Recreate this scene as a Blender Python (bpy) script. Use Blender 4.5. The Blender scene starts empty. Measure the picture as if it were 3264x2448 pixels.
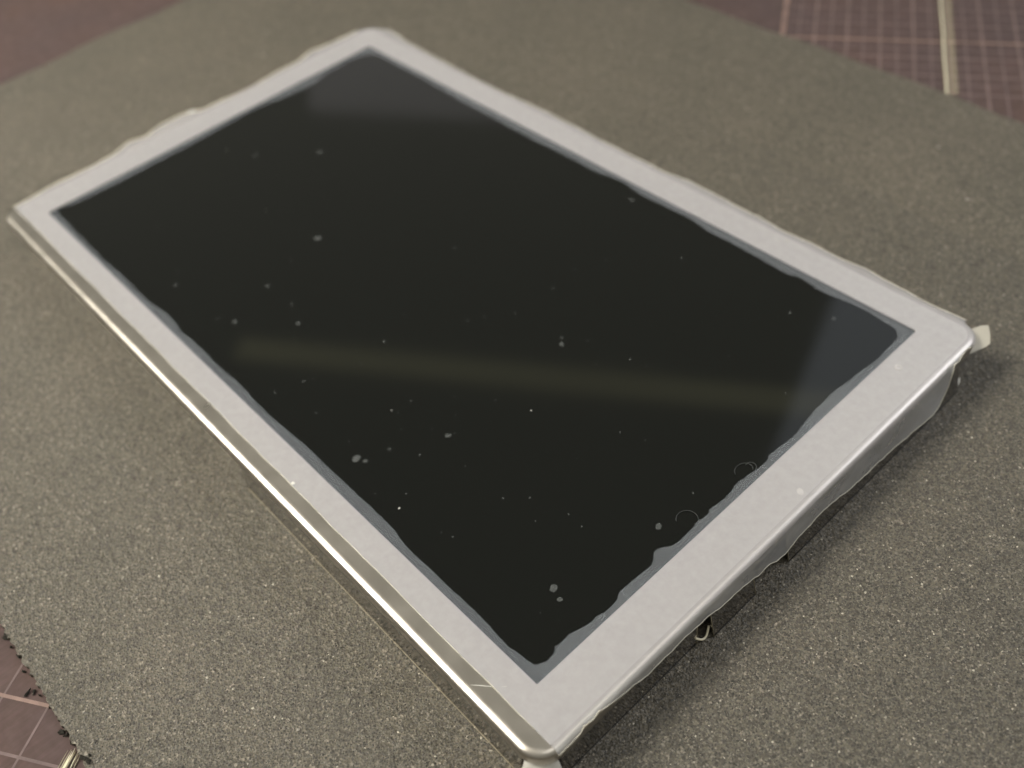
import bpy, bmesh, math, random
import numpy as np
from mathutils import Vector, Matrix

MM = 0.001
H = 5.3                      # bezel top above the abrasive sheet, mm
random.seed(7)
rng = np.random.default_rng(7)
scene = bpy.context.scene
COL = scene.collection

# ------------------------------------------------------------------ camera
cam_d = bpy.data.cameras.new('camera'); cam = bpy.data.objects.new('camera', cam_d); COL.objects.link(cam)
cam_d.sensor_width = 36.0; cam_d.lens = 36.0 * 3128.255 / 3264.0
cam_d.clip_start = 0.002; cam_d.clip_end = 20.0
R = ((0.6743383866929733, 0.49760927252907766, -0.5455756154057843),
     (0.7317508761659044, -0.5494117684562371, 0.4033452167960114),
     (-0.09903734377874548, -0.6712165973624851, -0.7346154667323432))
cam.matrix_world = Matrix(((R[0][0], -R[0][1], -R[0][2], 77.391 * MM),
                           (R[1][0], -R[1][1], -R[1][2], -47.325 * MM),
                           (R[2][0], -R[2][1], -R[2][2], (75.003 + H) * MM), (0, 0, 0, 1)))
cam_d.dof.use_dof = True
cam_d.dof.focus_distance = 86 * MM
cam_d.dof.aperture_fstop = cam_d.lens / 1.5
scene.camera = cam

# ------------------------------------------------------------------ light
scene.view_settings.view_transform = 'Standard'; scene.view_settings.look = 'None'
scene.view_settings.exposure = -0.12; scene.view_settings.gamma = 1.0
world = bpy.data.worlds.new('World'); scene.world = world; world.use_nodes = True
bg = world.node_tree.nodes['Background']
bg.inputs['Color'].default_value = (1.0, 0.96, 0.82, 1); bg.inputs['Strength'].default_value = 0.28

def area(name, pos, target, sx, sy, watts, color, roll=None):
    l = bpy.data.lights.new(name, 'AREA'); l.shape = 'RECTANGLE'; l.size = sx; l.size_y = sy
    l.energy = watts; l.color = color
    o = bpy.data.objects.new(name, l); COL.objects.link(o)
    z = (Vector(pos) - Vector(target)).normalized()
    x = Vector(roll) if roll else Vector((0, 0, 1)).cross(z)
    x = (x - z * x.dot(z)).normalized(); y = z.cross(x)
    m = Matrix((x, y, z)).transposed().to_4x4(); m.translation = Vector(pos); o.matrix_world = m
    return o

def dirv(az, el, d):
    a, e = math.radians(az), math.radians(el)
    return Vector((math.cos(a) * math.cos(e), math.sin(a) * math.cos(e), math.sin(e))) * d

def radiance(l, sx, sy): return l * math.pi * sx * sy      # watts for a wanted radiance
O = (0, 0, 0)
# warm desk lamp on the long side, bright run along the bare lip
area('desk_lamp', Vector((-0.53, -0.43, 0.73)) * 0.45, (-0.03, -0.015, 0), 0.30, 0.17, 0.225, (1.0, 0.94, 0.82), roll=(1, 0, 0)).data.spread = math.radians(37)
# ceiling lamp high above
area('ceiling_lamp', (0.28, 0.15, 0.95), O, 0.26, 0.75, 1.15, (1.0, 0.97, 0.91), roll=(1, 0, 0))
# pale lit wall low beyond the far end, cool window to the right, dim ceiling tube: the soft shapes mirrored in the glass
area('wall_glow', dirv(139.3, 25.3, 1.2), O, 0.52, 0.28, radiance(0.28, .52, .28), (1.0, 0.94, 0.98), roll=(-.65, -.75, -.17))
area('window_glow', dirv(102.3, 41, 1.2), O, 0.40, 0.56, radiance(0.62, .40, .56), (0.80, 0.88, 1.0))
area('window_lamp', dirv(66, 40, 1.2), O, 0.50, 0.42, radiance(5.0, .50, .42), (0.90, 0.91, 1.0))
area('ceiling_tube', (-0.63, 0.624, 1.0), (-0.63, 0.624, 0.0), 1.15, 0.045, radiance(0.34, 1.15, .045), (1.0, 0.95, 0.50), roll=(0.82, 0.57, 0))

# ------------------------------------------------------------------ helpers
def link(name, me, mat=None, parent=None):
    o = bpy.data.objects.new(name, me); COL.objects.link(o)
    if mat: me.materials.append(mat)
    if parent: o.parent = parent
    return o

def mesh(name, verts, faces, mat=None, parent=None, smooth=False):
    me = bpy.data.meshes.new(name)
    me.from_pydata([(x * MM, y * MM, z * MM) for x, y, z in verts], [], faces); me.update()
    bm = bmesh.new(); bm.from_mesh(me); bmesh.ops.recalc_face_normals(bm, faces=bm.faces); bm.to_mesh(me); bm.free()
    if smooth:
        for p in me.polygons: p.use_smooth = True
    return link(name, me, mat, parent)

def tag(o, label=None, cat=None, group=None, kind=None):
    for k, v in (('label', label), ('category', cat), ('group', group), ('kind', kind)):
        if v: o[k] = v
    return o

def rrect(x0, x1, y0, y1, r, n=10):
    pts = []
    for cx, cy, a0 in ((x1 - r, y1 - r, 0), (x0 + r, y1 - r, 90), (x0 + r, y0 + r, 180), (x1 - r, y0 + r, 270)):
        for i in range(n + 1):
            a = math.radians(a0 + 90 * i / n); pts.append((cx + r * math.cos(a), cy + r * math.sin(a)))
    return pts

def loft(loops, closed_ring=True, cap0=False, cap1=False):
    v, f = [], []; n = len(loops[0])
    for L in loops: v += L
    for k in range(len(loops) - 1):
        for i in range(n if closed_ring else n - 1):
            j = (i + 1) % n
            f.append((k * n + i, k * n + j, (k + 1) * n + j, (k + 1) * n + i))
    if cap0: f.append(tuple(range(n)))
    if cap1: f.append(tuple(range((len(loops) - 1) * n, len(loops) * n)))
    return v, f

def box(name, x0, x1, y0, y1, z0, z1, mat, parent=None, bevel=0.0):
    v = [(x, y, z) for z in (z0, z1) for x, y in ((x0, y0), (x1, y0), (x1, y1), (x0, y1))]
    f = [(3, 2, 1, 0), (4, 5, 6, 7), (0, 1, 5, 4), (1, 2, 6, 5), (2, 3, 7, 6), (3, 0, 4, 7)]
    o = mesh(name, v, f, mat, parent)
    if bevel:
        m = o.modifiers.new('bevel', 'BEVEL'); m.width = bevel * MM; m.segments = 2
    return o

def tube(name, pts, r, mat, parent=None, sides=6, taper=False):
    v, f = [], []
    P = [Vector(p) for p in pts]
    for i, p in enumerate(P):
        t = (P[min(i + 1, len(P) - 1)] - P[max(i - 1, 0)]).normalized()
        a = t.cross(Vector((0.3, 0.2, 1))).normalized(); b = t.cross(a)
        rr = r * (1 if not taper else max(.2, 1 - abs(2 * i / (len(P) - 1) - 1) ** 3))
        for k in range(sides):
            q = p + (a * math.cos(2 * math.pi * k / sides) + b * math.sin(2 * math.pi * k / sides)) * rr
            v.append(tuple(q))
    for i in range(len(P) - 1):
        for k in range(sides):
            f.append((i * sides + k, i * sides + (k + 1) % sides, (i + 1) * sides + (k + 1) % sides, (i + 1) * sides + k))
    f.append(tuple(range(sides))); f.append(tuple(range((len(P) - 1) * sides, len(P) * sides)))
    return mesh(name, v, f, mat, parent, smooth=True)

def catmull(pts, sub, closed=True):
    n = len(pts); out = []
    for i in range(n if closed else n - 1):
        g = (lambda k: pts[k % n]) if closed else (lambda k: pts[max(0, min(n - 1, k))])
        p0, p1, p2, p3 = g(i - 1), g(i), g(i + 1), g(i + 2)
        for s in range(sub):
            t = s / sub
            out.append(tuple(0.5 * (2 * b + (c - a) * t + (2 * a - 5 * b + 4 * c - d) * t * t + (3 * b - a - 3 * c + d) * t ** 3)
                             for a, b, c, d in zip(p0, p1, p2, p3)))
    if not closed: out.append(pts[-1])
    return out

def interp(tab, s):
    return float(np.interp(s, [t[0] for t in tab], [t[1] for t in tab]))

# ------------------------------------------------------------------ materials
class N:
    def __init__(s, name):
        s.m = bpy.data.materials.new(name); s.m.use_nodes = True; s.t = s.m.node_tree
        s.b = s.t.nodes['Principled BSDF']; s.out = s.t.nodes['Material Output']
        s.tc = s.t.nodes.new('ShaderNodeTexCoord')
    def n(s, typ, **kw):
        x = s.t.nodes.new('ShaderNode' + typ)
        for k, v in kw.items():
            if k.startswith('_'): setattr(x, k[1:], v)
            else: s.put(x.inputs[k], v)
        return x
    def put(s, sock, v):
        if hasattr(v, 'is_output'): s.t.links.new(v, sock)
        else: sock.default_value = v
    def set(s, **kw):
        for k, v in kw.items(): s.put(s.b.inputs[k.replace('_', ' ')], v)
    def noise(s, scale, detail=3, rough=.55):
        return s.n('TexNoise', Vector=s.tc.outputs['Object'], Scale=scale, Detail=detail, Roughness=rough).outputs['Fac']
    def ramp(s, fac, stops):
        r = s.n('ValToRGB', Fac=fac); e = r.color_ramp.elements
        while len(e) < len(stops): e.new(.5)
        for el, (p, c) in zip(e, stops): el.position = p; el.color = c if len(c) == 4 else (*c, 1)
        return r.outputs['Color']
    def math(s, op, a, b=0.0, clamp=False):
        x = s.n('Math', _operation=op, _use_clamp=clamp); s.put(x.inputs[0], a); s.put(x.inputs[1], b); return x.outputs[0]
    def mix(s, fac, a, b, blend='MIX'):
        x = s.n('Mix', _data_type='RGBA', _blend_type=blend)
        s.put(x.inputs['Factor'], fac); s.put(x.inputs[6], a); s.put(x.inputs[7], b); return x.outputs[2]
    def bump(s, h, strength, dist):
        return s.n('Bump', Height=h, Strength=strength, Distance=dist).outputs['Normal']

def mat_metal():
    k = N('brushed_bezel_metal')
    g = k.n('Mapping', Vector=k.tc.outputs['Object'], Scale=(1.0, 14.0, 1.0)).outputs[0]
    st = k.n('TexNoise', Vector=g, Scale=260.0, Detail=5.0, Roughness=.6).outputs['Fac']
    mo = k.noise(420, 4)
    k.set(Base_Color=k.mix(k.math('MULTIPLY', mo, .9), (.50, .47, .425, 1), (.68, .645, .595, 1)), Metallic=1.0,
          Roughness=k.math('ADD', k.math('MULTIPLY', mo, .12), .24), Normal=k.bump(st, .10, .00004))
    return k.m
def mat_wall():
    k = N('bright_side_metal')
    mo = k.noise(500, 4)
    k.set(Base_Color=(.44, .425, .40, 1), Metallic=1.0, Roughness=k.math('ADD', k.math('MULTIPLY', mo, .10), .05),
          Normal=k.bump(k.noise(900, 3), .12, .00003))
    return k.m
def mat_dark():
    k = N('dark_tray_and_shade'); k.set(Base_Color=(.018, .018, .019, 1), Roughness=.5); return k.m
def mat_glass():
    k = N('black_display_glass')
    k.set(Base_Color=(.0036, .0046, .0038, 1), Roughness=k.math('ADD', k.math('MULTIPLY', k.noise(60, 4), .05), .03), IOR=1.5)
    return k.m
def film(name, fac_lo, fac_hi, col, rough, scale=180):
    k = N(name)
    no = k.noise(scale, 5, .65)
    k.set(Base_Color=col, Roughness=rough, IOR=1.45, Normal=k.bump(k.noise(1400, 3), .08, .00003))
    tr = k.n('BsdfTransparent', Color=(1, 1, 1, 1)).outputs[0]
    mx = k.n('MixShader'); k.put(mx.inputs[0], k.math('ADD', k.math('MULTIPLY', no, fac_hi - fac_lo), fac_lo))
    k.t.links.new(tr, mx.inputs[1]); k.t.links.new(k.b.outputs[0], mx.inputs[2])
    k.t.links.new(mx.outputs[0], k.out.inputs['Surface'])
    return k.m
def mat_sheet(grain=False):
    k = N('abrasive_grain' if grain else 'abrasive_sheet')
    if grain:
        r = k.n('NewGeometry').outputs['Random Per Island']
        col = k.ramp(r, [(0, (.030, .028, .022)), (.55, (.095, .087, .070)), (.90, (.18, .167, .135)), (.988, (.23, .21, .17)), (1, (.62, .58, .48))])  # sparkle glints are put into the colour of the brightest few grains
        k.set(Base_Color=col, Roughness=.38, Specular_IOR_Level=.6)
        return k.m
    v = k.n('TexVoronoi', Vector=k.tc.outputs['Object'], Scale=4600.0, Randomness=1.0)
    v2 = k.n('TexVoronoi', Vector=k.tc.outputs['Object'], Scale=1500.0, Randomness=1.0)
    sep = k.n('SeparateColor', Color=v.outputs['Color']).outputs[0]
    sep2 = k.n('SeparateColor', Color=v2.outputs['Color']).outputs[1]
    base = k.ramp(sep, [(0, (.050, .047, .038)), (.5, (.098, .091, .073)), (.93, (.155, .145, .118)), (1, (.30, .28, .24))])
    base = k.mix(k.math('MULTIPLY', sep2, .35), base, (.14, .13, .105, 1))
    big = k.ramp(k.noise(55, 5, .6), [(.3, (1.02, .99, .93)), (.7, (1.26, 1.19, 1.12))])
    base = k.mix(1.0, base, big, 'MULTIPLY')
    k.set(Base_Color=base, Roughness=.52, Specular_IOR_Level=.55,
          Normal=k.bump(k.math('ADD', v.outputs['Distance'], k.math('MULTIPLY', v2.outputs['Distance'], 1.2)), .55, .00016))
    return k.m
def mat_mat():
    k = N('worn_cutting_mat')
    a = k.noise(38, 5); b = k.noise(700, 4)
    g = k.n('Mapping', Vector=k.tc.outputs['Object'], Rotation=(0, 0, math.radians(-33)), Scale=(9, 1, 1)).outputs[0]
    sc = k.n('TexNoise', Vector=g, Scale=300.0, Detail=5.0).outputs['Fac']
    sc = k.math('MULTIPLY', k.math('SUBTRACT', sc, .32), 2.4, True)
    base = k.ramp(a, [(.3, (.112, .084, .088)), (.55, (.136, .092, .088)), (.75, (.165, .100, .084))])
    base = k.mix(k.math('MULTIPLY', sc, .42), base, (.080, .068, .055, 1))
    base = k.mix(1.0, base, k.ramp(b, [(.3, (.85, .85, .85)), (.7, (1.12, 1.12, 1.12))]), 'MULTIPLY')
    k.set(Base_Color=base, Roughness=.65, Specular_IOR_Level=.10, Normal=k.bump(b, .2, .00005))
    return k.m
def plain(name, col, rough=.6, scale=900, amp=.25, metallic=0.0):
    k = N(name)
    c = k.mix(1.0, (*col, 1), k.ramp(k.noise(scale, 4), [(.25, (1 - amp,) * 3), (.75, (1 + amp,) * 3)]), 'MULTIPLY')
    k.set(Base_Color=c, Roughness=rough, Metallic=metallic, Normal=k.bump(k.noise(scale * 2, 3), .3, .00005)); return k.m

M_metal, M_wall, M_dark, M_glass = mat_metal(), mat_wall(), mat_dark(), mat_glass()
M_film = film('hazy_adhesive_film', .44, .58, (.725, .715, .755, 1), .40, 1100)
M_ring = film('raised_film_spot', .35, .5, (.88, .86, .86, 1), .35, 900)
M_rim = film('film_over_lip', .34, .50, (.76, .75, .79, 1), .20, 420)
M_flap = film('clear_film_flap', .24, .50, (.74, .75, .77, 1), .10, 160)
_t = M_flap.node_tree; _b = _t.nodes['Principled BSDF']; _n = _t.nodes.new('ShaderNodeTexNoise'); _n.inputs['Scale'].default_value = 210; _n.inputs['Detail'].default_value = 3
_c = _t.nodes.new('ShaderNodeTexCoord'); _u = _t.nodes.new('ShaderNodeBump'); _u.inputs['Strength'].default_value = .8; _u.inputs['Distance'].default_value = .0007
_t.links.new(_c.outputs['Object'], _n.inputs['Vector']); _t.links.new(_n.outputs['Fac'], _u.inputs['Height']); _t.links.new(_u.outputs['Normal'], _b.inputs['Normal'])
M_gap = film('unwetted_film', .13, .20, (.68, .74, .82, 1), .30, 220)
M_bub = film('bubble_haze', .04, .16, (.80, .86, .86, 1), .40, 2500)
M_bub2 = film('faint_bubble_haze', .05, .16, (.80, .86, .86, 1), .40, 2500)
M_edge = plain('film_cut_edge', (.72, .70, .60), .4)
M_fleck = plain('white_fleck', (.80, .79, .75), .5)
M_dust = plain('grey_dust', (.42, .40, .35), .7)
M_crumb = plain('black_crumb', (.020, .018, .012), .8)
M_line = plain('printed_line', (.185, .128, .124), .6, 500, .35)
M_line2 = plain('printed_bold_line', (.29, .19, .16), .6, 500, .35)
M_line3 = plain('printed_fine_line', (.158, .110, .110), .6, 500, .35)
M_sheet, M_grain, M_mat = mat_sheet(), mat_sheet(True), mat_mat()
M_white = plain('white_plastic', (.80, .79, .74), .45)
M_glint_fibre = plain('wall_glint_and_fibre', (.34, .30, .21), .4)  # pale tone for painted glints on the walls, shared with some fibres
M_paper = plain('sheet_edge', (.05, .046, .036), .8)
M_strip = film('pale_strip_plastic', .10, .28, (.75, .66, .46, 1), .4, 400)
M_strip_edge = plain('pale_strip_ridge', (.85, .80, .62), .35)

CONT = [(45.8,-26.1), (46.2,-25.75), (46.49,-25.21), (46.48,-24.55), (46.37,-24.07), (46.08,-23.74), (46.17,-23.25),
(46.16,-22.48), (46.1,-22.09), (46.42,-21.22), (46.64,-20.08), (46.61,-19.36), (46.8,-18.52), (46.8,-17.29),
(46.65,-16.77), (46.41,-16.34), (46.38,-15.68), (46.44,-14.3), (46.54,-12.35), (45.89,-11.28), (45.9,-10.6),
(46.6,-9.45), (46.65,-8.26), (46.65,-6.99), (46.49,-6.26), (46.66,-4.9), (46.42,-4.33), (46.6,-3.05),
(46.6,-1.73), (46.37,-0.49), (46.5,0.89), (46.78,3.49), (46.48,4.28), (46.68,6.66), (46.74,8.02),
(46.31,11.13), (46.25,12.86), (46.19,14.63), (46.45,16.91), (46.55,19.09), (46.81,21.44), (46.67,23.26),
(46.62,24.96), (46.25,25.74), (45.54,26.22), (44.39,26.34), (41.77,26.56), (39.1,26.33), (37.14,26.05),
(35.3,26.15), (33.51,26.33), (32.0,25.92), (27.78,26.11), (24.14,26.17), (21.18,26.09), (17.72,26.5),
(13.86,26.4), (10.23,26.31), (5.99,26.73), (2.6,26.12), (-1.06,26.22), (-5.2,26.12), (-9.92,26.01),
(-14.25,26.0), (-18.95,26.18), (-23.74,26.07), (-28.31,26.27), (-33.58,26.47), (-39.35,26.46), (-43.11,26.49),
(-45.54,26.12), (-46.62,23.75), (-46.7,20.96), (-46.56,18.06), (-45.74,15.08), (-46.12,10.28), (-46.93,5.87),
(-46.69,-0.66), (-46.46,-6.94), (-46.53,-11.38), (-46.46,-15.77), (-46.59,-19.68), (-46.8,-23.45),
(-47.29,-25.95), (-43.89,-26.27), (-37.85,-26.45), (-32.61,-26.52), (-27.29,-26.31), (-21.69,-26.39),
(-16.3,-25.94), (-13.27,-26.25), (-12.86,-26.3), (-9.24,-26.13), (-5.03,-26.2), (-0.15,-26.06), (3.58,-26.23),
(7.94,-26.2), (11.8,-25.96), (17.32,-25.96), (21.09,-25.94), (24.24,-25.91), (26.97,-25.97), (29.58,-26.33),
(32.44,-26.29), (35.39,-26.26), (38.2,-26.22), (40.27,-26.26), (41.54,-26.36), (43.11,-26.47), (44.47,-26.27)]
HANG = [(-30.05,-0.38), (-28.73,-0.35), (-27.46,-0.44), (-26.71,0.23), (-25.73,-0.08), (-22.81,-0.59),
(-19.77,-1.24), (-15.02,-1.19), (-12.31,-1.44), (-9.89,-1.96), (-7.56,-2.04), (-5.37,-2.68), (-4.06,-2.48),
(-2.86,-3.25), (-1.48,-3.25), (-0.4,-3.05), (0.27,-2.85), (4.39,-2.54), (8.76,-3.37), (14.75,-3.66),
(18.32,-3.55), (22.25,-3.29), (24.4,-1.99), (25.2,-0.45), (25.49,0.8), (26.72,0.83)]
FARF = [(-53.4,31.21), (-50.94,32.81), (-47.42,32.74), (-44.65,32.17), (-40.52,32.06), (-35.89,31.79),
(-35.81,31.92), (-28.82,31.6), (-21.31,31.61), (-13.58,32.11), (-5.7,32.0), (-0.04,31.83), (3.18,31.88),
(9.02,31.88), (12.66,32.41), (15.93,32.4), (19.59,32.22), (23.65,32.21), (27.28,31.95), (31.04,32.2),
(35.81,32.12), (37.87,32.48), (40.75,32.23), (45.7,31.99), (47.64,32.06), (49.62,32.21), (50.65,32.21),
(51.75,31.4)]
TOPF = [(-53.13,-29.17), (-53.7,-24.27), (-53.4,-17.91), (-53.8,-14.23), (-54.66,-11.41), (-53.96,-9.07),
(-54.84,-6.14), (-54.82,-3.67), (-54.57,-1.92), (-53.4,0.58), (-53.36,3.45), (-52.84,8.06), (-53.48,13.53),
(-53.43,17.66), (-54.37,20.42), (-53.84,24.37), (-53.53,30.78)]
BUB = [(-30.02,5.3,0.332), (-14.57,-5.78,0.46), (-20.85,-22.59,0.241), (-11.8,-15.05,0.237), (-6.87,-14.87,0.199),
(-9.46,-21.11,0.295), (-3.52,-16.26,0.259), (-36.65,-1.04,0.276), (-22.79,-21.2,0.174), (-13.72,-10.43,0.173),
(6.31,-11.3,0.173), (-33.47,-18.27,0.184), (-11.58,-22.2,0.132), (4.58,-7.09,0.113), (0.1,4.31,0.171),
(14.22,7.14,0.178), (10.02,24.75,0.263), (15.45,14.51,0.165), (21.79,20.46,0.18), (13.92,1.45,0.143),
(11.82,-1.32,0.127), (10.81,-2.9,0.143), (21.3,1.47,0.29), (20.62,2.25,0.154), (23.04,3.68,0.137),
(13.83,11.04,0.148), (20.61,2.2,0.138), (28.24,4.78,0.149), (30.13,5.16,0.104), (26.15,1.74,0.089),
(35.49,11.89,0.103), (21.94,-8.74,0.132), (18.46,-11.32,0.074), (25.61,-7.16,0.087), (20.37,-12.83,0.073),
(21.92,-15.13,0.285), (22.26,-14.49,0.086), (26.12,-16.52,0.069), (31.69,-16.54,0.134), (33.47,-14.75,0.12),
(37.43,-13.55,0.105), (35.78,-16.2,0.092), (36.71,-2.28,0.083), (36.68,4.39,0.057), (39.26,-13.67,0.117),
(44.3,-8.91,0.321), (44.14,-3.97,0.118), (34.25,-3.24,0.084), (31.48,-22.64,0.131), (33.44,-8.38,0.069),
(40.95,-13.6,0.064), (6.32,-11.32,0.189), (4.52,-21.02,0.168), (4.93,-20.06,0.092), (3.52,-24.05,0.122),
(9.29,-22.64,0.163), (7.15,-15.13,0.108), (15.75,-16.75,0.088), (15.48,-14.79,0.118), (17.36,-23.37,0.452),
(18.31,-22.93,0.225), (18.87,-20.33,0.199), (21.71,-18.65,0.155), (15.04,-22.54,0.086), (17.75,-17.95,0.072),
(20.1,-15.73,0.072), (24.44,-22.56,0.123), (22.26,-24.66,0.068), (25.33,-24.17,0.067), (30.34,-23.04,0.079),
(-11.5,-22.23,0.132), (41.99,-19.92,0.384), (43.18,-20.33,0.258), (42.9,-22.39,0.073), (44.62,-21.81,0.048),
(36.25,21.18,0.195), (40.18,23.42,0.241), (42.89,11.58,0.159)]

# ------------------------------------------------------------------ cutting mat
mat_o = box('cutting_mat', -420, 420, -300, 420, -3.5, -0.55, M_mat)
tag(mat_o, 'worn reddish brown cutting mat with faint pink grid lines under everything', 'cutting mat')
A33 = math.radians(33.0); CU, SU = math.cos(A33), math.sin(A33)
def uv(u, v): return (u * CU - v * SU, u * SU + v * CU)
def gline(u0, v0, u1, v1, w, m):
    du, dv = u1 - u0, v1 - v0; L = math.hypot(du, dv); nu, nv = -dv / L * w / 2, du / L * w / 2
    n = 16; A, B_ = [], []; zl = (-.53 if m is M_line3 else -.515) + (.007 if abs(du) > abs(dv) else 0)
    for i in range(n + 1):
        t = i / n; j = random.uniform(-.04, .04)
        A.append((*uv(u0 + du * t + nu * (1 + j), v0 + dv * t + nv * (1 + j)), zl))
        B_.append((*uv(u0 + du * t - nu * (1 - j), v0 + dv * t - nv * (1 - j)), zl))
    v = A + B_; f = [(i, i + 1, n + 2 + i, n + 1 + i) for i in range(n)]
    return mesh('grid_line', v, f, m, mat_o)
for i in range(14):
    u = 36.9 + 4.87 * i
    gline(u, 20 if i else 66.5, u, 150, 0.70 if i == 0 else 0.42, M_line2 if i == 0 else M_line)
for i in range(16):
    v = 52.0 + 4.85 * i
    gline(36.9, v, 150, v, 0.50 if i == 3 else .34, M_line2 if i == 3 else M_line)
for i in range(26):
    gline(36.9 + 4.87 * (i + .5), 20, 36.9 + 4.87 * (i + .5), 150, .30, M_line3)
for i in range(16): gline(36.9, 52.0 + 4.85 * (i + .5), 150, 52.0 + 4.85 * (i + .5), .26, M_line3)
for u in (-38.2, -33.5, -28.7, -24.0, -19.1): gline(u, -75, u, -40, .22, M_line)
gline(-60, -57.0, 30, -57.0, .34, M_line2)
for v in (-61.8, -66.6, -71.5): gline(-60, v, 30, v, .28, M_line)

# ------------------------------------------------------------------ abrasive sheet
def edge(p, q, n, amp, fine):
    out = []; ph = [random.uniform(0, 6.3) for _ in range(4)]
    dx, dy = q[0] - p[0], q[1] - p[1]; L = math.hypot(dx, dy)
    for i in range(n):
        t = i / n
        o = amp * (math.sin(t * L * .11 + ph[0]) + .6 * math.sin(t * L * .31 + ph[1])) + fine * random.uniform(-1, 1)
        out.append((p[0] + dx * t - dy / L * o, p[1] + dy * t + dx / L * o))
    return out
outline = (edge((-99, -58), (150, -58), 900, .10, .16) + edge((150, -58), (150, 76), 20, 0, 0) +
           edge((150, 76.4), (-99, 75.2), 300, .22, .10) + edge((-99, 75.2), (-99, -58), 200, .45, .15))
nO = len(outline)
sv = [(x, y, 0.0) for x, y in outline] + [(x, y, -0.53) for x, y in outline]
sf = [tuple(range(nO))] + [(i, nO + i, nO + (i + 1) % nO, (i + 1) % nO) for i in range(nO)]
sheet = mesh('abrasive_sheet', sv, sf, M_sheet)
tag(sheet, 'dark grey speckled abrasive sheet lying flat between the display panel and the cutting mat', 'abrasive sheet')

def grains(name, n, region, smin, smax, mat):
    P = np.empty((0, 2))
    while len(P) < n:
        c = region(n)
        ins = (c[:, 0] > -52.5) & (c[:, 0] < 52.3) & (c[:, 1] > -31.4) & (c[:, 1] < 31)
        c = c[~ins & (c[:, 1] > -57.9) & (c[:, 1] < 74.8) & (c[:, 0] > -98) & (c[:, 0] < 149)]
        P = np.vstack([P, c])
    P = P[:n]
    base = np.array([[1, 0, .05], [0.2, 1, .0], [-1, .1, .05], [-.1, -1, 0], [0.1, .1, 1.0]])
    s = rng.uniform(smin, smax, (n, 1, 1)) * rng.uniform(.6, 1.25, (n, 5, 3))
    a = rng.uniform(0, 2 * np.pi, n); ca, sa = np.cos(a), np.sin(a)
    V = base[None] * s
    V[:, 4, 0] += rng.uniform(-.7, .7, n) * smax; V[:, 4, 1] += rng.uniform(-.7, .7, n) * smax
    X = V[:, :, 0] * ca[:, None] - V[:, :, 1] * sa[:, None] + P[:, None, 0]
    Y = V[:, :, 0] * sa[:, None] + V[:, :, 1] * ca[:, None] + P[:, None, 1]
    Z = V[:, :, 2] * .75 - .01
    co = np.stack([X, Y, Z], -1).reshape(-1, 3) * MM
    tri = np.array([[0, 1, 4], [1, 2, 4], [2, 3, 4], [3, 0, 4]])
    F = (tri[None] + (np.arange(n) * 5)[:, None, None]).reshape(-1)
    me = bpy.data.meshes.new(name)
    me.vertices.add(n * 5); me.vertices.foreach_set('co', co.astype(np.float32).ravel())
    me.loops.add(n * 12); me.loops.foreach_set('vertex_index', F.astype(np.int32))
    me.polygons.add(n * 4); me.polygons.foreach_set('loop_start', (np.arange(n * 4) * 3).astype(np.int32))
    me.update(calc_edges=True); me.validate()
    return tag(link(name, me, mat, sheet), kind='stuff')
def reg_near(n):   # denser toward the near end of the panel
    x = 95 - np.abs(rng.normal(0, 48, n)); y = rng.uniform(-58, 50, n); return np.stack([x, y], 1)
grains('abrasive_grain', 300000, reg_near, .055, .15, M_grain)

# black crumbs shed along the cut edge, pale specks and scraps
def blob(name, x, y, z, rx, ry, rz, mat, parent=None, seed=0, rot=0.0, jag=.45):
    r = random.Random(seed); bm = bmesh.new()
    bmesh.ops.create_icosphere(bm, subdivisions=2, radius=1.0)
    for v in bm.verts:
        k = 1 + r.uniform(-jag, jag); v.co = Vector((v.co.x * k * rx, v.co.y * k * ry, (v.co.z * (1 + r.uniform(-.3, .3)) * rz)))
    zmin = min(v.co.z for v in bm.verts)
    for v in bm.verts:
        c, s = math.cos(rot), math.sin(rot)
        v.co = Vector((v.co.x * c - v.co.y * s, v.co.x * s + v.co.y * c, v.co.z - zmin)) * MM
    me = bpy.data.meshes.new(name); bm.to_mesh(me); bm.free()
    o = link(name, me, mat, parent); o.location = (x * MM, y * MM, z * MM); return o
crumbs = [(5.35, -58.15, .40, .26, .5), (6.75, -58.30, .15, .10, .2), (8.2, -58.2, .34, .08, .1), (10.1, -58.45, .22, .10, .3),
          (12.80, -58.62, .26, .12, 2.3), (12.42, -59.05, .42, .10, 2.0), (13.5, -58.35, .12, .08, .4), (15.3, -58.2, .10, .07, 0),
          (18.3, -58.4, .36, .20, .7), (18.9, -58.15, .30, .12, 1.3), (19.9, -58.15, .20, .16, .4),
          (22.35, -57.95, .36, .14, .5), (22.95, -57.75, .34, .16, .2), (22.5, -57.45, .16, .10, 0)]
looks = {1: 'small black crumb beside the chunky one at the end of the row', 0: 'chunky black crumb on the mat farthest along the sheet edge from the frayed fibres',
         4: 'ragged black crumb lying across the bold pink mat line', 5: 'thin black crumb trailing away from the bold pink mat line',
         8: 'wide black crumb wedged against the sheet edge before the frayed fibres',
         11: 'long black crumb just past the frayed fibres on the sheet edge', 12: 'black crumb lying on the abrasive sheet past the frayed fibres'}
for i, (x, y, rx, ry, ro) in enumerate(crumbs):
    z = 0.0 if y > -57.97 else -0.55
    o = blob('black_crumb', x, y, z, rx, ry, .14, M_crumb, seed=40 + i, rot=ro, jag=.6)
    tag(o, looks.get(i, 'tiny black crumb shed along the rough cut edge of the abrasive sheet'), 'crumb', 'black crumbs along the sheet edge')
o = blob('film_chip', 52.75, 28.1, 0.0, .22, .75, .42, M_fleck, seed=3, rot=.25, jag=.25)
tag(o, 'small pale chip of film on the sheet beside the lifted film tab', 'film chip')
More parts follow.
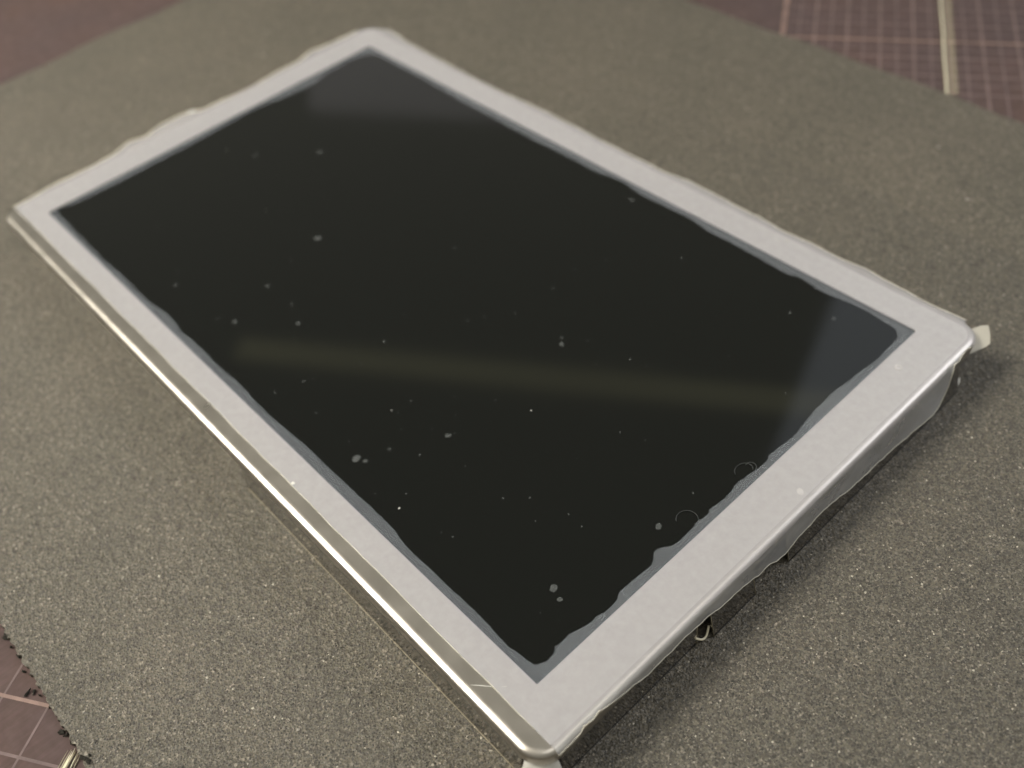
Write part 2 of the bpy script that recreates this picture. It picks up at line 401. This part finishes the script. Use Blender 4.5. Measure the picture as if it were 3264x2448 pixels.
specks = [(-75.1, 24.0, .30, .25), (-68.7, 19.2, .62, .16), (-69.9, 18.5, .2, .14), (-71.0, -12.4, .25, .22), (37.4, 56.5, .30, .26), (28.8, 64.0, .2, .25), (33.7, -43.1, .14, .20)]
for i, (x, y, rx, ry) in enumerate(specks):
    o = blob('pale_speck', x, y, 0.0, rx * .8, ry * .8, .08, M_dust, seed=70 + i, rot=i, jag=.4)
    tag(o, 'tiny pale speck of dust lying on the dark abrasive sheet', 'dust speck', 'pale specks on the abrasive sheet')

# pale translucent strip on the mat
st = bpy.data.objects.new('plastic_strip', None); COL.objects.link(st)
pu0, pv0 = 60.6, 51.3
prof = [(-.25, .02), (-.25, .34), (.05, .40), (.25, .22), (1.55, .12), (1.6, .02)]
n = 30; V, F = [], []
for i in range(n + 1):
    vv = pv0 + (120 - pv0) * i / n
    for du, dz in prof:
        cut = (du + .2) * .35 if i == 0 else 0
        V.append((*uv(pu0 + du, vv + cut), -0.55 + dz))
m_ = len(prof)
for i in range(n):
    for k in range(m_): F.append((i * m_ + k, i * m_ + (k + 1) % m_, (i + 1) * m_ + (k + 1) % m_, (i + 1) * m_ + k))
F += [tuple(range(m_)), tuple(range(n * m_, (n + 1) * m_))]
mesh('strip_body', V, F, M_strip, st)
tube('strip_ridge', [(*uv(pu0 - .05 + .05 * math.sin(i), pv0 + .1 + 2.3 * i), -.20) for i in range(28)], .17, M_strip_edge, st)
tag(st, 'narrow pale yellowish plastic strip lying on the gridded mat, ending at the abrasive sheet', 'plastic strip')

# frayed pale scrap at the opposite sheet edge
sc = bpy.data.objects.new('frayed_scrap', None); COL.objects.link(sc)
for i in range(9):
    u = -14.9 + .16 * i + random.uniform(-.05, .05); a = random.uniform(-.05, .05)
    L = random.uniform(2.2, 4.5); v0 = -59.9 - random.uniform(0, .5)
    tube('fibre', [(*uv(u + a * t * L + .06 * math.sin(3 * t + i), v0 - t * L), -.40 + .05 * math.sin(5 * t + i)) for t in np.linspace(0, 1, 8)],
         random.uniform(.04, .10), M_strip_edge if i in (2, 3, 6) else M_glint_fibre, sc, taper=True)
tag(sc, 'frayed pale bundle of fibres on the mat under the sheet edge by the black crumbs', 'fibre scrap')

# ------------------------------------------------------------------ display panel
X0, X1, Y0, Y1 = -53.0, 52.65, -31.85, 31.55
WX0, WX1, WY0, WY1 = -47.5, 47.5, -27.15, 27.15
panel = bpy.data.objects.new('display_panel', None); COL.objects.link(panel)
tag(panel, 'flat display panel with silver metal bezel and black glass under hazy adhesive film', 'display panel')

RO, RR = 2.5, 0.796
A1 = math.radians(28); R1, R2 = 1.3, .35; S1 = R1 * A1; S2 = S1 + R2 * (math.pi / 2 - A1)
def lip(s, off=0.0):
    # run of s mm over the lip, starting at the flat -> (outward, down); off = film thickness
    k1, k2 = R1 + off, R2 + off; t1 = k1 * A1; t2 = t1 + k2 * (math.pi / 2 - A1)
    if s < t1: a = s / k1; return k1 * math.sin(a), k1 * (1 - math.cos(a))
    o1, d1 = k1 * math.sin(A1), k1 * (1 - math.cos(A1))
    if s < t2:
        a = A1 + (s - t1) / k2; return o1 + k2 * (math.sin(a) - math.sin(A1)), d1 + k2 * (math.cos(A1) - math.cos(a))
    return o1 + k2 * (1 - math.sin(A1)) + (.02 if not off else .15) * (s - t2), d1 + k2 * math.cos(A1) + (s - t2)
loops = [[(x, y, H - .19) for x, y in rrect(WX0, WX1, WY0, WY1, .30)],
         [(x, y, H - .06) for x, y in rrect(WX0, WX1, WY0, WY1, .30)],
         [(x, y, H) for x, y in rrect(WX0 - .06, WX1 + .06, WY0 - .06, WY1 + .06, .34)]]
loops.append([(x, y, H) for x, y in rrect(WX0 - .2, WX1 + .2, WY0 - .2, WY1 + .2, .4)])
loops.append([(x, y, H) for x, y in rrect(X0 + RR + .08, X1 - RR - .08, Y0 + RR + .08, Y1 - RR - .08, RO - RR - .08)])
for i in range(13):
    o_, dz = lip(S2 * i / 12); d = RR - o_
    loops.append([(x, y, H - dz) for x, y in rrect(X0 + d, X1 - d, Y0 + d, Y1 - d, RO - d)])
loops.append([(x, y, H - 1.45) for x, y in rrect(X0, X1, Y0, Y1, RO)])
loops.append([(x, y, H - 1.5) for x, y in rrect(X0 + .30, X1 - .30, Y0 + .30, Y1 - .30, RO - .3)])
loops.append([(x, y, H - .7) for x, y in rrect(X0 + .32, X1 - .32, Y0 + .32, Y1 - .32, RO - .32)])
v, f = loft(loops + [loops[0]])
bez = mesh('bezel', v, f, M_metal, panel, smooth=True)
bez.data.materials.append(M_dark)
for p in list(bez.data.polygons)[:2 * len(loops[0])]: p.material_index = 1     # return of the opening, coloured dark to suppress its bright reflection
es = bez.modifiers.new('split', 'EDGE_SPLIT'); es.split_angle = math.radians(50)
tag(bez, 'silver metal bezel, bare along one long side')

# screen glass, dark tray
v, f = loft([[(x, y, H - 1.0) for x, y in rrect(WX0 - 1.5, WX1 + 1.5, WY0 - 1.5, WY1 + 1.5, .5)],
             [(x, y, H - .21) for x, y in rrect(WX0 - 1.5, WX1 + 1.5, WY0 - 1.5, WY1 + 1.5, .5)]], cap0=True, cap1=True)
mesh('screen_glass', v, f, M_glass, panel)
v, f = loft([[(x, y, .05) for x, y in rrect(X0 + 1.8, X1 - 1.8, Y0 + 1.8, Y1 - 1.8, 1.2)],
             [(x, y, H - 1.05) for x, y in rrect(X0 + 1.8, X1 - 1.8, Y0 + 1.8, Y1 - 1.8, 1.2)]], cap0=True, cap1=True)
mesh('tray', v, f, M_dark, panel)

# side walls: folded metal skirts with gaps
def skirt(pts, z0, z1, th=.25, flare=0.0, mat=None):
    """upright folded strip along a polyline, thickened inward"""
    P = [Vector((x, y)) for x, y in pts]; inn = []
    for i, p in enumerate(P):
        t = (P[min(i + 1, len(P) - 1)] - P[max(i - 1, 0)]).normalized(); inn.append(p + Vector((-t.y, t.x)) * th)
    nrm = [(q - p) / th for p, q in zip(P, inn)]
    def ring(z):
        k = flare * (z1 - z) / (z1 - z0)
        A = [p - n_ * k for p, n_ in zip(P, nrm)]; B_ = [q - n_ * k for q, n_ in zip(inn, nrm)]
        return [(p.x, p.y, z) for p in A] + [(p.x, p.y, z) for p in reversed(B_)]
    v, f = loft([ring(z0), ring(z1)], cap0=True, cap1=True)
    o = mesh('side_wall', v, f, mat or M_wall, panel)
    b = o.modifiers.new('bevel', 'BEVEL'); b.width = .05 * MM; b.segments = 1; b.limit_method = 'ANGLE'
    return o
zt = H - 1.3
wx, wy = X1 - .35, Y0 + .35
def arc(cx, cy, r, a0, a1, n=10): return [(cx + r * math.cos(math.radians(a0 + (a1 - a0) * i / n)), cy + r * math.sin(math.radians(a0 + (a1 - a0) * i / n))) for i in range(n + 1)]
skirt([(8.0, Y0 - .02), (50.4, Y0 - .02)], 0.0, H - 1.55, flare=.18)
tube('painted_foot_line', [(8.0 + 42.4 * i / 20, Y0 - .22, .06) for i in range(21)], .03, M_glint_fibre, panel, sides=5)  # pale tube added as the light caught along the wall foot
skirt([(-50.0, wy + .5), (7.6, wy + .5)], 0.0, zt)
lug = skirt(arc(X1 - RO, Y0 + RO, RO - .25, 280, 350, 8), 0.0, H - 1.6, flare=2.4, mat=M_white)
lug.name = 'corner_lug'
skirt([(X1 - .10, -29.6), (X1 - .10, -13.2)], 0.0, H - 1.55, flare=.05)
skirt([(X1 - .10, -11.6), (X1 - .10, -5.8)], 0.0, H - 1.55, flare=.7)
skirt([(X1 - .10, -1.0), (X1 - .10, 27.5)], 0.0, H - 1.55, flare=.75)
for ye, fl_ in ((-13.2, .05), (-11.6, .7), (-5.8, .7), (-1.0, .75)):
    tube('wall_edge_glint', [(X1 - .10 + fl_ * (1 - t), ye, .05 + (H - 1.7) * t) for t in (0, .5, 1)], .04, M_glint_fibre, panel, sides=5)  # pale tubes added as highlights on the wall ends at the gaps
for y0_, y1_, fl_ in ((-29.6, -13.2, .05), (-11.6, -5.8, .7), (-1.0, 27.5, .75)):
    tube('painted_foot_line', [(X1 - .08 + fl_, y0_ + (y1_ - y0_) * i / 10, .05) for i in range(11)], .03, M_dark, panel, sides=5)  # dark tube added as the shadow line at the wall foot
skirt([(48, Y1 - .35), (-49, Y1 - .35)], 0.0, zt)
skirt([(X0 + .35, 28.5), (X0 + .35, -28.5)], 0.0, zt)
tube('latch_hook', [(X1 - .05 + .30 * math.sin(math.pi * t), -13.35 + 1.75 * t, 1.15 - .75 * math.sin(math.pi * t)) for t in np.linspace(0, 1, 14)], .11, M_strip_edge, panel)


# ---- adhesive film over the bezel
FZ = H + .09
hang = sorted([(y, z) for y, z in HANG])
farf = sorted(FARF); topf = sorted([(y, x) for x, y in TOPF])
def wig(s, a, k): return a * (math.sin(s * 1.7 * k + 1.3) + .6 * math.sin(s * 4.1 * k + .4) + .4 * math.sin(s * 9.7 * k))
FY0 = -29.85
rows = []          # each: window point, flat point, path of rim points
def bend(amount): return lip(amount, .09)
K = 16
def near_path(y):
    zed = min(.0, interp(hang, y)); zed = min(zed, -.15)
    zz = zed + wig(y, .05, 1.2)
    lo, hi = 0.05, 8.0
    for _ in range(30):
        mid = (lo + hi) / 2
        if bend(mid)[1] < -zz + .07: lo = mid
        else: hi = mid
    tot = lo
    flare = .9 * max(0, 1 - abs(y - 21.5) / 7.0) ** 1.2
    out = []
    for k in range(1, K + 1):
        o, d = bend(tot * k / K); out.append((X1 - RR + o + flare * (k / K) ** 2 * .7, y, FZ - d))
    return out
seq = []
# bare-side edge (y = FY0), going +x
for i in range(60):
    x = X0 + RR + (X1 - X0 - 2 * RR) * i / 60
    y = FY0 + wig(x, .03, .25)
    seq.append(('s', (max(WX0, min(WX1, x)), WY0), (x, y), [(x, y - .002 * k, FZ - .006 * k) for k in range(1, K + 1)]))
for i in range(141):
    y = FY0 + (28.95 - FY0) * i / 140
    seq.append(('n', (WX1, max(WY0, min(WY1, y))), (X1 - RR, y), near_path(y)))
# rounded far corner
for i in range(1, 10):
    a = math.radians(90 * i / 10); cx, cy = X1 - RO, Y1 - RO
    fx, fy = cx + (RO - RR) * math.cos(a), cy + (RO - RR) * math.sin(a)
    out = []
    for k in range(1, K + 1):
        o, d = bend(1.15 * k / K); out.append((fx + o * math.cos(a), fy + o * math.sin(a), FZ - d))
    seq.append(('c', (WX1, WY1), (fx, fy), out))
for i in range(150):
    x = 50.2 - (50.2 + 50.4) * i / 149
    ye = interp(farf, x) + wig(x, .03, .6); y0 = Y1 - RR
    out = []
    for k in range(1, K + 1):
        t = k / K; yy = y0 + (ye - y0) * t; out.append((x, yy, FZ - .42 * t * t - .10 * max(0, ye - 31.7) * t))
    seq.append(('f', (max(WX0, min(WX1, x)), WY1), (x, y0), out))
for i in range(1, 8):
    a = math.radians(90 + 90 * i / 8); cx, cy = X0 + RO, Y1 - RO
    fx, fy = cx + (RO - RR) * math.cos(a), cy + (RO - RR) * math.sin(a)
    out = [(fx + 1.35 * k / K * math.cos(a), fy + 1.35 * k / K * math.sin(a), FZ - .4 * (k / K) ** 2) for k in range(1, K + 1)]
    seq.append(('c', (WX0, WY1), (fx, fy), out))
for i in range(100):
    y = 29.2 - (29.2 - FY0) * i / 99
    xe = interp(topf, y) + wig(y, .03, .7); x0 = X0 + RR
    out = []
    for k in range(1, K + 1):
        t = k / K; out.append((x0 + (xe - x0) * t, y, FZ - .36 * t * t + (.10 if xe < -54.2 else 0) * t))
    seq.append(('t', (WX0, max(WY0, min(WY1, y))), (x0, y), out))
# drop repeats of the last / first seam
loopsF = [[(p[1][0], p[1][1], FZ) for p in seq],
          [(p[1][0] + .10 * (p[2][0] - p[1][0]), p[1][1] + .10 * (p[2][1] - p[1][1]), FZ) for p in seq],
          [(p[1][0] + .55 * (p[2][0] - p[1][0]), p[1][1] + .55 * (p[2][1] - p[1][1]), FZ) for p in seq],
          [(p[2][0], p[2][1], FZ) for p in seq]]
v, f = loft(loopsF)
fl = mesh('adhesive_film', v, f, M_film, panel, smooth=True)
tag(fl, 'hazy whitish adhesive film stuck over bezel and glass')
# rim that bends down over the edges
loopsR = [loopsF[-1]] + [[p[3][k] for p in seq] for k in range(K)]
v, f = loft(loopsR)
def is_near(i): return seq[i][0] == 'n'
fn, ff = [], []
n = len(seq)
for q in f: (fn if is_near(q[0] % n) and is_near(q[1] % n) and q[0] // n >= 5 else ff).append(q)
mesh('film_rim', v, ff, M_rim, fl, smooth=True)
flap = mesh('film_flap', v, fn, M_flap, fl, smooth=True)
tag(flap, 'clear ragged film edge hanging down over the bezel')
near = [p[3][-1] for p in seq if p[0] == 'n']
tube('film_cut_edge', [(p[2][0], p[2][1], FZ - .02) for p in seq if p[0] == 's'], .035, M_edge, fl, sides=5)
tube('film_cut_edge', near, .045, M_edge, fl, sides=5)
tube('film_cut_edge', [p[3][-1] for p in seq if p[0] == 't'], .11, M_strip_edge, fl, sides=5)
tube('film_cut_edge', [p[3][-1] for p in seq if p[0] == 'f'], .05, M_edge, fl, sides=5)

# lifted tab at the corner
tb = [(50.9, 31.2, 4.5), (51.45, 33.1, 4.25), (51.95, 33.85, 4.1), (52.72, 32.9, 4.0), (53.4, 31.75, 3.95), (53.3, 31.0, 3.95), (52.5, 28.6, 4.0), (52.2, 29.6, 4.2)]
top = [(x, y, z + .06) for x, y, z in tb]; nb = len(tb)
mesh('film_tab', tb + top, [tuple(range(nb)), tuple(range(nb, 2 * nb))] + [(i, (i + 1) % nb, nb + (i + 1) % nb, nb + i) for i in range(nb)],
     film('tab_film', .62, .8, (.66, .63, .54, 1), .4, 300), fl)

# ---- unwetted margin round the window
GZ = H - .165
def make_gap():
    inner = catmull(CONT, 5)
    inner = [(x + random.uniform(-.035, .035), y + random.uniform(-.035, .035)) for x, y in inner]
    bm = bmesh.new()
    def ring(pts, z):
        vs = [bm.verts.new((x * MM, y * MM, z * MM)) for x, y in pts]
        return [bm.edges.new((vs[i], vs[(i + 1) % len(vs)])) for i in range(len(vs))]
    outer = []
    cs = [(WX0, WY0), (WX1, WY0), (WX1, WY1), (WX0, WY1)]
    for i in range(4):
        p, q = cs[i], cs[(i + 1) % 4]
        for k in range(60): outer.append((p[0] + (q[0] - p[0]) * k / 60, p[1] + (q[1] - p[1]) * k / 60))
    e = ring(inner, GZ + .03) + ring(outer, H + .03)
    bmesh.ops.triangle_fill(bm, use_beauty=True, edges=e)
    for fc in bm.faces:
        if fc.normal.z < 0: fc.normal_flip()
    me = bpy.data.meshes.new('unwetted_margin'); bm.to_mesh(me); bm.free()
    return link('unwetted_margin', me, M_gap, fl), inner
gap, inner = make_gap()
tag(gap, 'grey wavy margin of unstuck film round the window')

# ---- bubbles and flecks in the film
def bubble(x, y, r, mat, z=GZ + .012, name='air_bubble'):
    n = 14; ph = random.uniform(0, 6.3); V = [(x, y, z + .03)]
    for k in range(n):
        a = 2 * math.pi * k / n; q = r * (1 + .13 * math.sin(2 * a + ph) + .10 * random.uniform(-1, 1))
        V.append((x + q * math.cos(a), y + q * math.sin(a), z))
    return mesh(name, V, [(0, 1 + k, 1 + (k + 1) % n) for k in range(n)], mat, fl, smooth=True)
for x, y, r in BUB:
    bubble(x, y, r * .95 if r > .22 else r * .72, M_bub if r > .16 else M_bub2)
for i in range(14):
    bubble(random.uniform(-44, 45), random.uniform(-25, 25), random.uniform(.03, .06), M_bub2)
for x, y, r in ((-24.6, -7.0, .04), (15.0, -17.0, .06), (25.7, -7.2, .07), (25.3, -24.1, .08), (-41, -3, .06)):
    bubble(x, y, r, M_fleck, name='white_fleck')
RBX, RBY = 49.07, 21.5
# ring bubble and specks on the bezel film
for rr_, m in ((.42, M_fleck),):
    V, F = [], []
    for k in range(20):
        a = 2 * math.pi * k / 20
        for q, z in ((.15, FZ + .015), (.28, FZ + .04), (rr_, FZ + .015)): V.append((RBX + q * math.cos(a), RBY + q * math.sin(a), z))
    for k in range(20):
        for j in range(2): F.append((k * 3 + j, ((k + 1) % 20) * 3 + j, ((k + 1) % 20) * 3 + j + 1, k * 3 + j + 1))
    mesh('ring_bubble', V, F, M_ring, fl, smooth=True)
for x, y, r in ((6.3, 30.2, .28), (29.0, 30.3, .3), (15.4, -29.6, .2), (-54.2, -1.2, .5), (51.2, 2.6, .35)):
    bubble(x, y, r, M_ring if x > -54 and r > .22 else M_fleck, z=FZ + .02 if x > -54 else FZ - .2, name='white_fleck')
# curled fibres caught at the margin
def curl(cx, cy, r, a0, a1, sq=1.0):
    tube('curled_fibre', [(cx + r * math.cos(math.radians(a0 + (a1 - a0) * t)) * sq, cy + r * math.sin(math.radians(a0 + (a1 - a0) * t)), GZ + .06) for t in np.linspace(0, 1, 20)], .02, M_gap2, fl, sides=5)
M_gap2 = plain('grey_fibre', (.10, .105, .11), .5)
curl(45.7, -6.6, 1.0, 20, 235)
curl(45.9, 1.2, .95, 40, 250, .8)
curl(46.1, 2.0, .5, 0, 200)
# scratch across bare strip and film edge
tube('scratch', [(43.6, -31.0, H + .01), (44.2, -30.5, H + .01), (44.8, -30.0, H + .01), (45.9, -29.0, H + .1)], .045, M_fleck, bez, sides=4, taper=True)
